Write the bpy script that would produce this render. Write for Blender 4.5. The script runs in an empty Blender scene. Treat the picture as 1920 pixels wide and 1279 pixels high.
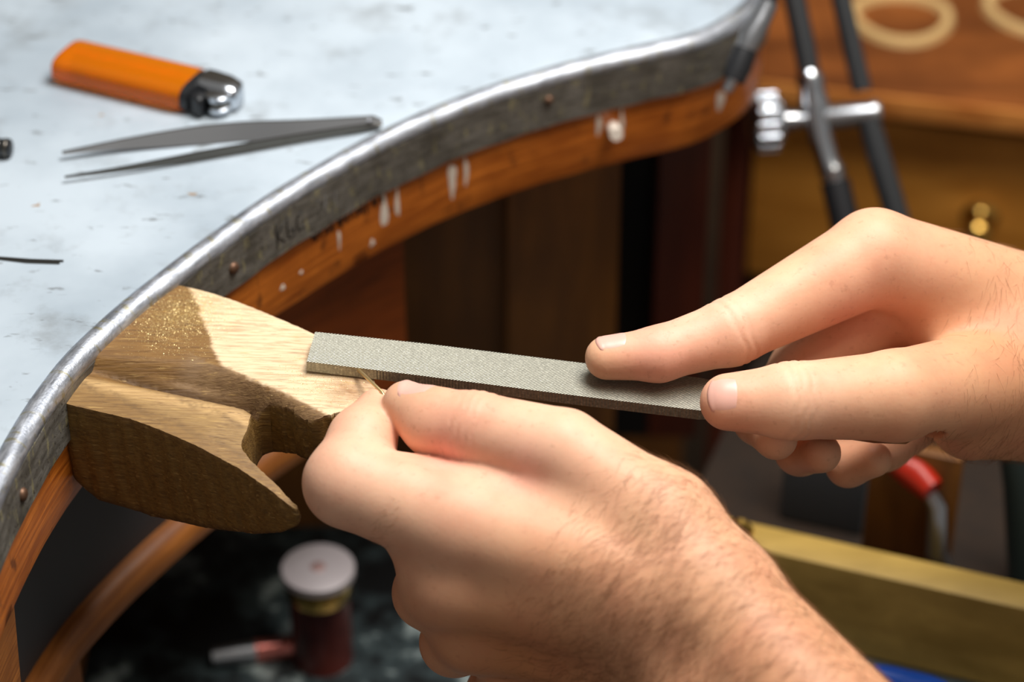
import bpy, bmesh, math, random
import numpy as np
from mathutils import Vector, Matrix
from mathutils.geometry import delaunay_2d_cdt
from mathutils.bvhtree import BVHTree

random.seed(7); rng = np.random.default_rng(7)
scene = bpy.context.scene
COL = scene.collection
S = 0.01                                   # every length below is in centimetres

# ------------------------------------------------------------------ camera
FPX, PITCH, DIST = 4800.0, math.radians(36), 89.0
CP, SP = math.cos(PITCH), math.sin(PITCH)
CAMP = np.array([0.0, -DIST * CP, DIST * SP])
FW = np.array([0.0, CP, -SP]); UP = np.array([0.0, SP, CP]); RT = np.array([1.0, 0.0, 0.0])
cd = bpy.data.cameras.new('camera'); cam = bpy.data.objects.new('camera', cd); COL.objects.link(cam)
cd.sensor_width = 36; cd.lens = 36 * FPX / 1920
cam.location = CAMP * S; cam.rotation_euler = (math.pi / 2 - PITCH, 0, 0)
cd.clip_start = 0.02; cd.clip_end = 30
cd.dof.use_dof = True; cd.dof.focus_distance = 87.5 * S; cd.dof.aperture_fstop = 5.4
scene.camera = cam

# ------------------------------------------------------------------ light
w = bpy.data.worlds.new('world'); scene.world = w; w.use_nodes = True
w.node_tree.nodes['Background'].inputs[0].default_value = (1.0, 0.96, 0.90, 1)
w.node_tree.nodes['Background'].inputs[1].default_value = 0.23
def area(name, loc, target, size, power, col):
    l = bpy.data.lights.new(name, 'AREA'); l.shape = 'DISK'; l.size = size * S; l.energy = power; l.color = col
    o = bpy.data.objects.new(name, l); COL.objects.link(o); o.location = Vector(loc) * S
    o.rotation_euler = (Vector(target) - Vector(loc)).to_track_quat('-Z', 'Y').to_euler()
area('bench_lamp', (12, 13, 66), (0, 2, -2), 40, 7.2, (1.0, 0.985, 0.97))
area('ceiling_lamp', (70, -20, 170), (25, 30, -20), 70, 14, (1.0, 0.90, 0.76))
vs = scene.view_settings
vs.view_transform = 'Standard'; vs.look = 'None'; vs.gamma = 1.0; vs.use_curve_mapping = False; vs.exposure = 0.0

# ------------------------------------------------------------------ helpers
def ray(u, v): return FW + (u - 960) / FPX * RT - (v - 639.5) / FPX * UP
def at_z(u, v, z):                          # a point of the horizontal plane at height z
    r = ray(u, v); return CAMP + (z - CAMP[2]) / r[2] * r
def at_d(u, v, d): return CAMP + d * ray(u, v)   # a point at distance d in front of the lens plane

def tag(o, label, cat, group=None, kind=None):
    o['label'] = label
    if cat: o['category'] = cat
    if group: o['group'] = group
    if kind: o['kind'] = kind
    return o
class Thing:                                # an Empty at a thing's base; children keep their coordinates relative to it
    def __init__(s, name, base, label, cat):
        s.o = bpy.data.objects.new(name, None); COL.objects.link(s.o)
        s.base = np.array(base, float); s.o.location = s.base * S; s.o.empty_display_size = 0.01
        tag(s.o, label, cat)
def mesh(name, verts, faces, material, thing=None, parent=None, smooth=True, angle=None, uv=None, col=None):
    base = thing.base if thing else np.zeros(3)
    v = (np.asarray(verts, float).reshape(-1, 3) - base) * S
    m = bpy.data.meshes.new(name); m.from_pydata([tuple(q) for q in v], [], [tuple(int(i) for i in f) for f in faces]); m.update()
    if smooth:
        m.polygons.foreach_set('use_smooth', [True] * len(m.polygons))
        if angle: m.set_sharp_from_angle(angle=math.radians(angle))
    if uv is not None:
        L = m.uv_layers.new(name='UVMap')
        idx = np.zeros(len(m.loops), int); m.loops.foreach_get('vertex_index', idx)
        L.data.foreach_set('uv', np.asarray(uv, np.float32)[idx].ravel())
    if col is not None:
        a = m.color_attributes.new('tint', 'FLOAT_COLOR', 'POINT')
        c = np.ones((len(v), 4), np.float32); c[:, :3] = col; a.data.foreach_set('color', c.ravel())
    o = bpy.data.objects.new(name, m); COL.objects.link(o)
    if material: m.materials.append(material)
    if parent is not None: o.parent = parent
    elif thing: o.parent = thing.o
    return o
def unit(a): a = np.asarray(a, float); return a / (np.linalg.norm(a) + 1e-9)

def tube_geo(pts, rad, n=14, caps=True):
    pts = [np.asarray(p, float) for p in pts]
    if np.isscalar(rad): rad = [rad] * len(pts)
    V, F = [], []; ref = None
    for i, p in enumerate(pts):
        a = pts[max(i - 1, 0)]; b = pts[min(i + 1, len(pts) - 1)]
        t = unit(b - a) if np.linalg.norm(b - a) > 1e-6 else np.array([0, 0, 1.0])
        if ref is None: ref = np.array([0, 0, 1.0]) if abs(t[2]) < .9 else np.array([1.0, 0, 0])
        x = unit(np.cross(ref, t)); y = np.cross(t, x); ref = y
        for k in range(n):
            c = 2 * math.pi * k / n; V.append(p + rad[i] * (math.cos(c) * x + math.sin(c) * y))
    for i in range(len(pts) - 1):
        for k in range(n):
            F.append((i * n + k, i * n + (k + 1) % n, (i + 1) * n + (k + 1) % n, (i + 1) * n + k))
    if caps:
        F.append(tuple(range(n - 1, -1, -1))); F.append(tuple((len(pts) - 1) * n + k for k in range(n)))
    return V, F
def tube(name, pts, rad, material, n=14, angle=50, **k):
    V, F = tube_geo(pts, rad, n); return mesh(name, V, F, material, angle=angle, **k)
def lathe(name, base, axis, prof, material, n=28, angle=40, **k):      # prof: (distance along axis, radius)
    base = np.asarray(base, float); axis = unit(axis)
    x = unit(np.cross(axis, (0, 0, 1) if abs(axis[2]) < .9 else (1, 0, 0))); y = np.cross(axis, x)
    V, F = [], []
    for h, r in prof:
        for i in range(n):
            c = 2 * math.pi * i / n; V.append(base + axis * h + r * (math.cos(c) * x + math.sin(c) * y))
    for j in range(len(prof) - 1):
        for i in range(n):
            F.append((j * n + i, j * n + (i + 1) % n, (j + 1) * n + (i + 1) % n, (j + 1) * n + i))
    F.append(tuple(range(n - 1, -1, -1))); F.append(tuple((len(prof) - 1) * n + i for i in range(n)))
    return mesh(name, V, F, material, angle=angle, **k)
def box(name, o, ex, ey, ez, lo, hi, material, bev=0.08, **k):         # a bevelled box in the frame (o; ex, ey, ez)
    bm = bmesh.new(); bmesh.ops.create_cube(bm, size=1)
    lo, hi = np.array(lo, float), np.array(hi, float)
    for v in bm.verts:
        c = (lo + hi) / 2 + np.array(v.co) * (hi - lo); v.co = Vector(c)
    if bev: bmesh.ops.bevel(bm, geom=list(bm.edges), offset=bev, segments=2, profile=.6, affect='EDGES')
    o = np.asarray(o, float); ex, ey, ez = map(unit, (ex, ey, ez))
    V = [o + v.co.x * ex + v.co.y * ey + v.co.z * ez for v in bm.verts]; bm.verts.index_update()
    F = [[v.index for v in f.verts] for f in bm.faces]; bm.free()
    return mesh(name, V, F, material, angle=30, **k)
X3, Y3, Z3 = np.eye(3)

# ------------------------------------------------------------------ materials
def srgb(r, g, b):
    f = lambda c: (c / 255 / 12.92) if c / 255 <= .04045 else ((c / 255 + .055) / 1.055) ** 2.4
    return (f(r), f(g), f(b), 1.0)
class M:
    def __init__(s, name, col=(.5, .5, .5, 1), rough=.5, metal=0.0, **kw):
        s.m = bpy.data.materials.new(name); s.m.use_nodes = True; s.t = s.m.node_tree
        s.b = s.t.nodes['Principled BSDF']; s.b.inputs['Base Color'].default_value = col
        s.b.inputs['Roughness'].default_value = rough; s.b.inputs['Metallic'].default_value = metal
        for k, v in kw.items(): s.b.inputs[k.replace('_', ' ')].default_value = v
    def n(s, kind, **kw):
        x = s.t.nodes.new(kind)
        for k, v in kw.items():
            if k in x.inputs: x.inputs[k].default_value = v
            else: setattr(x, k, v)
        return x
    def l(s, a, b): s.t.links.new(a, b); return s
    def coords(s, kind='Object', scale=(1, 1, 1), rot=(0, 0, 0)):
        tc = s.n('ShaderNodeTexCoord'); mp = s.n('ShaderNodeMapping')
        mp.inputs['Scale'].default_value = scale; mp.inputs['Rotation'].default_value = rot
        s.l(tc.outputs[kind], mp.inputs['Vector']); return mp.outputs['Vector']
    def noise(s, vec, scale, detail=4, rough=.55, dist=0.0):
        x = s.n('ShaderNodeTexNoise'); x.inputs['Scale'].default_value = scale; x.inputs['Detail'].default_value = detail
        x.inputs['Roughness'].default_value = rough; x.inputs['Distortion'].default_value = dist
        s.l(vec, x.inputs['Vector']); return x.outputs['Fac']
    def ramp(s, fac, stops):
        r = s.n('ShaderNodeValToRGB'); e = r.color_ramp.elements
        while len(e) < len(stops): e.new(.5)
        for i, (p, c) in enumerate(stops):
            e[i].position = p; e[i].color = c if len(c) == 4 else (*c, 1)
        s.l(fac, r.inputs['Fac']); return r.outputs['Color']
    def mix(s, fac, a, b, mode='MIX'):
        x = s.n('ShaderNodeMix', data_type='RGBA', blend_type=mode)
        for sock, val in ((x.inputs[0], fac), (x.inputs[6], a), (x.inputs[7], b)):
            if hasattr(val, 'is_linked'): s.l(val, sock)
            else: sock.default_value = val
        return x.outputs[2]
    def base(s, c): s.l(c, s.b.inputs['Base Color']); return s
    def rough(s, c): s.l(c, s.b.inputs['Roughness']); return s
    def bump(s, h, strength=.3, dist=.05):
        x = s.n('ShaderNodeBump'); x.inputs['Strength'].default_value = strength; x.inputs['Distance'].default_value = dist * S
        s.l(h, x.inputs['Height']); s.l(x.outputs['Normal'], s.b.inputs['Normal']); return s
g = lambda v: (v, v, v, 1)
def wood(name, dark, light, stretch=(1.5, 12, 12), kind='Object', rough=.45, scale=14, spots=None, rot=(0, 0, 0), blot=.5):
    m = M(name, rough=rough); v = m.coords(kind, stretch, rot)
    n1 = m.noise(v, scale, 6, .6, .4); c = m.ramp(n1, [(.3, dark), (.7, light)])
    n2 = m.noise(m.coords(kind), .45 if kind == 'UV' else 22, 4); c = m.mix(m.ramp(n2, [(.35, g(blot)), (.65, g(0))]), c, dark)
    if spots:
        n3 = m.noise(m.coords(kind, (1, .6, 1)), 1.3 if kind == 'UV' else 150, 4); c = m.mix(m.ramp(n3, [(.60 if kind == 'UV' else .70, g(0)), (.70 if kind == 'UV' else .76, g(.75))]), c, spots)
    m.base(c).bump(n1, .25, .05); return m.m

# bench top: off-white sheet with smudges, stains and scratches
m = M('grimy_white_sheet', rough=.42); v = m.coords()
c = m.ramp(m.noise(v, 9, 5), [(.35, srgb(150, 163, 174)), (.62, srgb(184, 196, 206))])
c = m.mix(m.ramp(m.noise(v, 24, 6, .65), [(.54, g(0)), (.72, g(.6))]), c, srgb(120, 124, 126))
c = m.mix(m.ramp(m.noise(m.coords('Object', (1, 2.2, 1), (0, 0, .5)), 75, 3), [(.64, g(0)), (.72, g(.75))]), c, srgb(95, 96, 96))
c = m.mix(m.ramp(m.noise(v, 120, 2), [(.75, g(0)), (.77, g(.8))]), c, srgb(150, 110, 50))
sc_ = m.noise(m.coords('Object', (1, 9, 1), (0, 0, -.55)), 70, 2)
c = m.mix(m.ramp(sc_, [(.72, g(0)), (.75, g(.35))]), c, srgb(110, 112, 112))
m.base(c).bump(m.noise(v, 160, 3), .06, .03); SHEET = m.m
# dull aluminium edge strip: dark grime on the flat, brighter on the rolled nose
def alu(name, lo, hi, ro, metal, dirt=.8):
    m = M(name, metal=metal); v = m.coords('UV', (.25, 1, 1))
    c = m.ramp(m.noise(v, 3.2, 6, .65), [(.35, lo), (.65, hi)])
    c = m.mix(m.ramp(m.noise(m.coords('UV', (1, .35, 1)), 3.0, 4), [(.57, g(0)), (.66, g(.75))]), c, srgb(168, 160, 120))
    c = m.mix(m.ramp(m.noise(m.coords('UV'), 5, 4), [(.60, g(0)), (.66, g(dirt))]), c, srgb(52, 46, 38))
    c = m.mix(m.ramp(m.noise(m.coords('UV', (1, .5, 1)), .5, 4), [(.42, g(0)), (.66, g(dirt * .6))]), c, srgb(60, 54, 44))
    m.base(c).bump(m.noise(m.coords('UV'), 9, 4), .22, .06)
    m.rough(m.ramp(m.noise(v, 8, 4), [(.3, g(ro)), (.7, g(ro + .2))])); return m.m
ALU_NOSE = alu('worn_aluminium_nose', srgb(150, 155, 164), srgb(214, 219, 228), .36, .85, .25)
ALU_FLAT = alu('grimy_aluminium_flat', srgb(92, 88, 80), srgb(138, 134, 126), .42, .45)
APRON = wood('orange_varnished_wood', srgb(146, 70, 16), srgb(236, 138, 50), (.12, 2.2, 1), 'UV', .34, 2.4, srgb(90, 45, 20))
RAIL = wood('honey_wood', srgb(120, 66, 22), srgb(186, 116, 50), (.12, 2.2, 1), 'UV', .42, 2.0)
BOARD = wood('brown_board', srgb(92, 54, 14), srgb(140, 88, 26), (10, 10, 1.0), 'Object', .5, 9)
DARKBOARD = wood('shadow_brown_board', srgb(32, 20, 9), srgb(46, 29, 13), (10, 10, 1.0), 'Object', .9, 9)  # darker copy of the brown board, shade of the recesses put into its colour
REDWOOD = wood('dark_red_board', srgb(70, 26, 14), srgb(104, 44, 22), (10, 10, 1.0), 'Object', .45, 9)
CABWOOD = wood('cabinet_wood', srgb(176, 112, 36), srgb(230, 158, 66), (1.0, 6, 10), 'Object', .4, 9)
SLABWOOD = wood('worn_slab_wood', srgb(96, 50, 18), srgb(160, 92, 40), (1.2, 6, 6), 'Object', .36, 8, srgb(60, 34, 22), blot=.8)
BOXWOOD = wood('olive_box_wood', srgb(150, 120, 50), srgb(206, 170, 88), (1.2, 9, 9), 'Object', .55, 8, srgb(70, 60, 36))
DARKPANEL = M('charcoal_panel', srgb(50, 51, 54), .5).m
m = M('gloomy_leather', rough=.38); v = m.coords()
m.base(m.ramp(m.noise(v, 26, 5, .65), [(.44, srgb(14, 15, 16)), (.56, srgb(50, 60, 62)), (.66, srgb(160, 172, 170))])).bump(m.noise(v, 60, 4), .4, .1); TRAY = m.m  # pale mottles are painted gloss highlights; base darkened for the shade under the bench
CHROME = M('chrome', srgb(200, 204, 210), .2, 1.0).m
STEEL = M('brushed_steel', srgb(176, 178, 182), .3, 1.0).m
DSTEEL = M('dark_steel', srgb(96, 92, 86), .34, 1.0).m
BRASS = M('brass', srgb(206, 164, 84), .2, 1.0).m
GOLD = M('gold', srgb(240, 208, 150), .3, .85).m
BLACK = M('black_plastic', srgb(26, 27, 30), .4).m
HOSE = M('dark_rubber_hose', srgb(40, 42, 44), .36).m
PAINT = M('white_paint', srgb(222, 210, 196), .45).m
INK = M('black_ink', srgb(28, 26, 24), .6).m
RUST = M('rusty_screw', srgb(112, 84, 66), .5, .7).m
CREAM = M('cream_ring', srgb(214, 178, 120), .55).m

# ------------------------------------------------------------------ the workbench
def spline(P, n):                                                       # centripetal-ish resampling of a plan curve
    P = np.array(P, float); d = np.r_[0, np.cumsum(np.linalg.norm(np.diff(P, axis=0), axis=1))]
    def cr(t):
        i = min(max(np.searchsorted(d, t) - 1, 0), len(P) - 2); h = d[i + 1] - d[i]; s_ = (t - d[i]) / h
        m0 = (P[i + 1] - P[max(i - 1, 0)]) / (d[i + 1] - d[max(i - 1, 0)]) * h
        j = min(i + 2, len(P) - 1); m1 = (P[j] - P[i]) / (d[j] - d[i]) * h
        return (2*s_**3-3*s_**2+1)*P[i] + (s_**3-2*s_**2+s_)*m0 + (-2*s_**3+3*s_**2)*P[i+1] + (s_**3-s_**2)*m1
    T = np.linspace(0, d[-1], n); return np.array([cr(t) for t in T]), T
EDGE = [(-17.6, -17.5), (-17.5, -11.5), (-16.83, -5.98), (-15.72, -1.57), (-14.29, 1.6), (-12.71, 4.3), (-11.03, 6.9), (-9.26, 9.4), (-7.38, 11.67),
        (-5.43, 13.8), (-3.39, 15.66), (-1.29, 17.3), (0.87, 18.65), (3.07, 19.85), (5.29, 20.85), (7.5, 21.95), (9.2, 23.6), (10.2, 25.6), (10.6, 29), (10.7, 36)]
PATH, ARC = spline(EDGE, 180)
TAN = np.gradient(PATH, axis=0); TAN /= np.linalg.norm(TAN, axis=1)[:, None]
NRM = np.stack([TAN[:, 1], -TAN[:, 0]], 1)                             # towards the cut-out
def on_edge(s_, off, z):
    x = np.array([np.interp(s_, ARC, PATH[:, k]) for k in (0, 1)]); n = unit([np.interp(s_, ARC, NRM[:, k]) for k in (0, 1)])
    return np.array([*(x + n * off), z])
def s_of(pt):
    return ARC[np.argmin(((PATH - np.asarray(pt)[:2]) ** 2).sum(1))]
def sweep(name, prof, material, s0=None, s1=None, wob=0.0, angle=35, **k):
    sel = np.arange(len(ARC)) if s0 is None else np.where((ARC >= s0) & (ARC <= s1))[0]
    n = len(prof); V, F, UV = [], [], []
    pl = np.r_[0, np.cumsum([math.dist(prof[i], prof[i + 1]) for i in range(n - 1)])]
    for j in sel:
        for i, (o, z) in enumerate(prof):
            zz = z + wob * (math.sin(ARC[j] * 1.3 + i) + .6 * math.sin(ARC[j] * 3.1 + 2 * i)) * .5
            V.append((*(PATH[j] + NRM[j] * o), zz)); UV.append((ARC[j], pl[i]))
    m_ = len(sel)
    for j in range(m_ - 1):
        for i in range(n):
            F.append((j * n + i, j * n + (i + 1) % n, (j + 1) * n + (i + 1) % n, (j + 1) * n + i))
    F.append(tuple(range(n - 1, -1, -1))); F.append(tuple((m_ - 1) * n + i for i in range(n)))
    return mesh(name, V, F, material, uv=UV, angle=angle, **k)

bench = Thing('workbench', (-30, 25, -75), 'curved jeweller workbench with white top, aluminium edge and orange wood apron', 'workbench')
outer = [(-62, -17.5), (-62, 75), (10.7, 75)]
ring = [tuple(p) for p in PATH] + [(10.7, 75), (-62, 75), (-62, -17.5)]
nr = len(ring)
V = [(x, y, 0) for x, y in ring] + [(x, y, -2.4) for x, y in ring]
F = [tuple(range(nr)), tuple(range(2 * nr - 1, nr - 1, -1))] + [(i, i + nr, (i + 1) % nr + nr, (i + 1) % nr) for i in range(nr)]
mesh('top', V, F, SHEET, bench, smooth=False)
nose = [(.36 + .46 * math.sin(a), -.28 + .42 * math.cos(a)) for a in np.linspace(-1.35, 2.0, 12)]
sweep('edge_nose', nose + [(.5, -.55), (.02, -.4)], ALU_NOSE, wob=.02, thing=bench, angle=60)
strip = sweep('edge_strip', [(.45, -.4), (.80, -.42), (.84, -2.25), (.72, -2.3), (.45, -2.2)], ALU_FLAT, wob=.05, thing=bench)
sweep('apron', [(.0, -2.2), (.62, -2.2), (.66, -4.4), (.50, -5.15), (.1, -5.35), (-2.4, -5.35), (-2.4, -2.3)], APRON, wob=.015, thing=bench, angle=50)
sP = s_of(at_z(700, 520, -9))
sweep('side_panel', [(-1.7, -5.2), (-1.5, -5.2), (-1.5, -13.2), (-1.7, -13.2)], DARKPANEL, 0, s_of((-10.2, 8)), thing=bench)
sweep('lower_rail', [(-1.8, -12.9), (-1.15, -12.9), (-.75, -13.2), (-.65, -13.7), (-.8, -14.3), (-1.8, -14.4)], RAIL, 0, s_of((-5.6, 13.6)), thing=bench, angle=45)
sweep('lower_skirt', [(-2.5, -14.3), (-1.2, -14.3), (-1.2, -18.0), (-2.5, -18.0)], RAIL, 0, s_of((-15.2, -.6)), thing=bench)
sweep('stile', [(-1.9, -5.2), (.0, -5.2), (-.4, -13.1), (-1.9, -13.1)], RAIL, 0, s_of((-16.7, -6.6)), thing=bench)
sweep('end_post', [(-2.3, -5.2), (-1.3, -5.2), (-1.3, -14), (-2.3, -14)], wood('shaded_red_brown_panel', srgb(104, 46, 12), srgb(158, 78, 24), (.12, 2.2, 1), 'UV', .4, 2.0), s_of((-10.2, 8)), s_of((-4.6, 14.6)) + 1.1, thing=bench)  # shadow below the apron put into the darker wood colour
# boards of the knee-hole behind
def vboard(name, ul, ur, d, v0, v1, mat, depth=2.0, **k):
    a, b = at_d(ul, v0, d), at_d(ur, v0, d); a[2] = b[2] = 0
    z1 = at_d(ul, v1, d)[2]
    return box(name, a, b - a, (0, 1, 0), Z3, (0, 0, z1), (np.linalg.norm(b - a), depth, -2.4), mat, .12, **k)
vboard('knee_board', 745, 948, 114, 300, 1120, BOARD, 2, thing=bench)
vboard('knee_board', 950, 1166, 112, 280, 1120, BOARD, 2, thing=bench)
vboard('knee_post', 1236, 1335, 118, 280, 1130, REDWOOD, 4, thing=bench)
vboard('dark_gap_sheet', 1100, 1300, 123, 280, 1130, BLACK, 1, thing=bench)  # black sheet added for the shade in the gap between the boards
# screws, dowel, paint runs, pen marks
def screw(s_, z, rad=.25):
    p = on_edge(s_, .84, z); n = unit(p - on_edge(s_, 0, z))
    return lathe('screw', p - n * .1, n, [(0, rad), (.12, rad), (.2, rad * .8), (.24, rad * .4)], RUST, 14, thing=bench)
screw(s_of(at_z(410, 495, -1.5)), -1.35); screw(s_of(at_z(15, 935, -1.5)), -1.35); screw(s_of(at_z(1015, 175, -1.0)), -1.0, .2)
sd = s_of(at_z(1145, 245, -3.4)); p = on_edge(sd, .4, -3.3); n = unit(p - on_edge(sd, 0, -3.3))
tube('dowel', [p, p + n * 1.3 + np.array([-.35, 0, .25])], .28, PAINT, 14, thing=bench)
def blob(name, s_, z, ws, hz, off, mat, th=.05, n=16):
    V, F = [on_edge(s_, off + th, z)], []
    for i in range(n):
        a = 2 * math.pi * i / n; rr = 1 + .18 * math.sin(3 * a + s_)
        V.append(on_edge(s_ + ws * rr * math.cos(a), off - .01, z + hz * rr * math.sin(a)))
    for i in range(n): F.append((0, 1 + i, 1 + (i + 1) % n))
    return mesh(name, V, F, mat, bench)
for (u, v, ws, hz) in ((728, 392, .22, .8), (757, 382, .12, .7), (843, 320, .22, .6), (850, 350, .16, .7), (872, 305, .12, .7), (1115, 225, .14, .5),
                       (1165, 210, .1, .6), (1352, 190, .25, .5), (518, 540, .16, .14), (640, 450, .08, .5), (575, 510, .1, .1), (690, 455, .14, .2)):
    q = at_z(u, v, -3.6); s_ = s_of(q)
    best = min(np.linspace(-2.4, -5, 40), key=lambda z: abs(at_z(u, v, z)[1] - on_edge(s_of(at_z(u, v, z)), .65, z)[1]))
    blob('paint_run', s_of(at_z(u, v, best)), max(min(best, -2.5 - hz), -4.4 + 0 * hz), ws, min(hz, .85), .655, PAINT)
def strokes(name, lines, off, rad, parent, mat):
    V, F = [], []
    for ln in lines:
        a, b = tube_geo([on_edge(s_, off, z) for s_, z in ln], rad, 6); F += [[i + len(V) for i in f] for f in b]; V += a
    return mesh(name, V, F, mat, bench, parent=parent)
sk = s_of(at_z(482, 425, -1.2))
K = [[(0, -.75), (.02, -1.85)], [(.38, -.85), (.05, -1.35), (.4, -1.8)],
     [(.55, -.8), (.5, -1.25), (.55, -1.7), (.8, -1.75), (.82, -1.45), (.65, -1.4)],
     [(1.2, -.9), (1.0, -1.0), (.93, -1.4), (1.05, -1.7), (1.3, -1.65)]]
strokes('pen_lettering', [[(sk + a * 1.25, z) for a, z in l] for l in K], .835, .028, strip, INK)
K = [[(0, -1.7), (.1, -.9), (.35, -1.6), (.45, -.8)], [(.7, -.9), (.75, -1.6), (.95, -1.6), (1.0, -.9)]]
strokes('pen_scrawl', [[(sk + 2.4 + a, z) for a, z in l] for l in K], .82, .02, strip, M('faded_ink', srgb(70, 68, 66), .6).m)
s0 = s_of(at_z(570, 455, -2.9)); L = []
for i in range(15):
    a = s0 + i * .28 + random.uniform(-.05, .05); z = -2.42 - random.uniform(0, .08)
    L.append([(a, z), (a + random.uniform(-.1, .1), z - random.uniform(.2, .5))])
    if i % 3 == 0: L.append([(a, z - .2), (a + .25, z - .15)])
strokes('burnt_lettering', L, .64, .045, bench.o, INK)

# ------------------------------------------------------------------ the bench pin
PO = np.array([-13.7, .5]); E1 = unit([.87, -.493]); E2 = np.array([-E1[1], E1[0]])
def sm(x): x = np.clip(x, 0, 1); return x * x * (3 - 2 * x)
def pin_groove(p): return -1.55 + .28 * np.clip(p, -1, 5.4) - .17 * np.clip(p - 5.4, 0, 9)
def pin_top(p, q):
    p = np.asarray(p, float); q = np.asarray(q, float)
    z0 = -.30 - .042 * p - .05 * np.clip(q - 2.6, 0, 9) ** 2 - .05 * np.clip(p - 7.6, 0, 9) ** 2
    pc = np.clip(p, -1, 5.4); qg = pin_groove(p)
    zg = -.76 - .14 * pc + .14 * np.clip(p - 5.4, 0, 2)
    qu = np.where(p < 3.2, qg + .5 + .22 * np.clip(p, 0, 9), np.interp(p, [3.2, 5, 6.3, 7.2, 8.2], [.55, .6, .52, .42, .28])); qu = np.maximum(qu, qg + .3)
    zl = np.interp(p, [-1, 0, 2.4, 5.1, 6.8, 8.2, 9.3], [-.68, -.7, -.82, -1.0, -1.28, -1.6, -2.1])
    up_ = sm((q - qg) / (qu - qg)); lo_ = sm((qg - q) / .42)
    z = np.where(q > qg, zg + (z0 - zg) * (.35 * np.clip((q - qg) / (qu - qg), 0, 1) + .65 * up_), zg + (zl - zg) * lo_)
    return z - .03 * np.clip(-2.2 - q, 0, 9) - .10 * np.exp(-((q - qg) / .14) ** 2) * sm(p / 2) * (p < 6) - .07 * np.exp(-((q - qg - .42) / .07) ** 2) * sm((p - 1) / 2) * sm((5.6 - p) / 1.5)
def pin_bot(p, q):
    zn = np.interp(p, [-1, 0, 1, 3, 5.3, 7.3, 8.6, 9.3], [-3.6, -3.95, -4.8, -5.0, -4.6, -4.0, -3.3, -2.7])
    zf = np.interp(p, [-1, 4, 6, 9], [-4.2, -3.6, -3.1, -2.1]); t = sm((q + 1.3) / 1.5)
    return zn * (1 - t) + zf * t
OUT = [(-.75, 3.45), (-.3, 3.78), (.5, 3.98), (1.06, 4.08), (2.0, 4.15), (2.87, 4.15), (4.75, 4.05), (5.8, 3.95), (6.73, 3.74), (7.8, 3.4), (8.6, 2.95), (9.05, 2.35), (9.1, 1.8),
       (8.95, 1.25), (8.72, .85), (8.4, .35), (7.97, -.05), (7.4, .05), (6.8, .22), (6.2, .22), (5.78, .05), (5.7, -.35), (5.92, -.85), (6.08, -1.15),
       (6.2, -1.6), (6.4, -2.03), (7.0, -2.33), (7.6, -2.5), (8.2, -2.66), (8.8, -2.8), (9.25, -2.86), (9.32, -2.95), (9.1, -3.02), (8.2, -3.0), (7.05, -2.88), (5.4, -2.86), (3.9, -2.86), (2.7, -2.92), (1.4, -3.2), (.4, -3.42),
       (.1, -3.45), (-.1, -3.25), (-.25, -2.6), (-.3, -2.0), (-.5, -1.2), (-.55, 0), (-.6, 1.5), (-.7, 2.8)]
def closed_resample(P, step):
    P = np.array(P + [P[0]], float); d = np.r_[0, np.cumsum(np.linalg.norm(np.diff(P, axis=0), axis=1))]
    T = np.arange(0, d[-1] - step * .5, step); return np.stack([np.interp(T, d, P[:, k]) for k in (0, 1)], 1)
B = closed_resample(OUT, .11)
for _ in range(2): B = .5 * B + .25 * np.roll(B, 1, 0) + .25 * np.roll(B, -1, 0)
B += rng.normal(0, .008, B.shape)
jag = (B[:, 0] > 5.9) & (B[:, 1] > -.2) & (B[:, 1] < 1.4); B[jag] += rng.normal(0, .03, (jag.sum(), 2))
def inside(P, poly):
    x, y = P[:, :1], P[:, 1:2]; a, b = poly, np.roll(poly, 1, 0)
    cut = ((a[:, 1] > y) != (b[:, 1] > y)) & (x < (b[:, 0] - a[:, 0]) * (y - a[:, 1]) / (b[:, 1] - a[:, 1] + 1e-12) + a[:, 0])
    return cut.sum(1) % 2 == 1
gx, gy = np.meshgrid(np.arange(-.7, 9.4, .1), np.arange(-3.5, 4.3, .1)); G = np.stack([gx.ravel(), gy.ravel()], 1) + rng.normal(0, .012, (gx.size, 2))
G = G[inside(G, B)]; dmin = np.array([((B - q) ** 2).sum(1).min() for q in G]); G = G[dmin > .075 ** 2]
PT = np.r_[B, G]; nb = len(B)
vv, ee, ff, *_ = delaunay_2d_cdt([Vector(p) for p in PT], [(i, (i + 1) % nb) for i in range(nb)], [], 1, 1e-6)
PT = np.array([tuple(v) for v in vv]); nt = len(PT)
def w3(pq, z): xy = PO + pq[:, :1] * E1 + pq[:, 1:2] * E2; return np.c_[xy, z]
def tri_fix(f): a, b, c = PT[f[0]], PT[f[1]], PT[f[2]]; return tuple(f) if (b[0]-a[0])*(c[1]-a[1])-(b[1]-a[1])*(c[0]-a[0]) > 0 else tuple(reversed(f))
ff = [tri_fix(list(f)) for f in ff]
top = w3(PT, pin_top(PT[:, 0], PT[:, 1])); bot = w3(PT, pin_bot(PT[:, 0], PT[:, 1]))
ROWS = 12; V = [top, bot]; F = list(ff) + [tuple(nt + i for i in reversed(f)) for f in ff]
ti, bi = np.arange(nb), nt + np.arange(nb); prev = ti; cnt = 2 * nt
cen_n = np.roll(B, -1, 0) - np.roll(B, 1, 0); cen_n = np.stack([cen_n[:, 1], -cen_n[:, 0]], 1); cen_n /= np.linalg.norm(cen_n, axis=1)[:, None]
area2 = (B[:, 0] * np.roll(B[:, 1], -1) - B[:, 1] * np.roll(B[:, 0], -1)).sum()
if area2 < 0: cen_n = -cen_n
wall_pq = []
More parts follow.
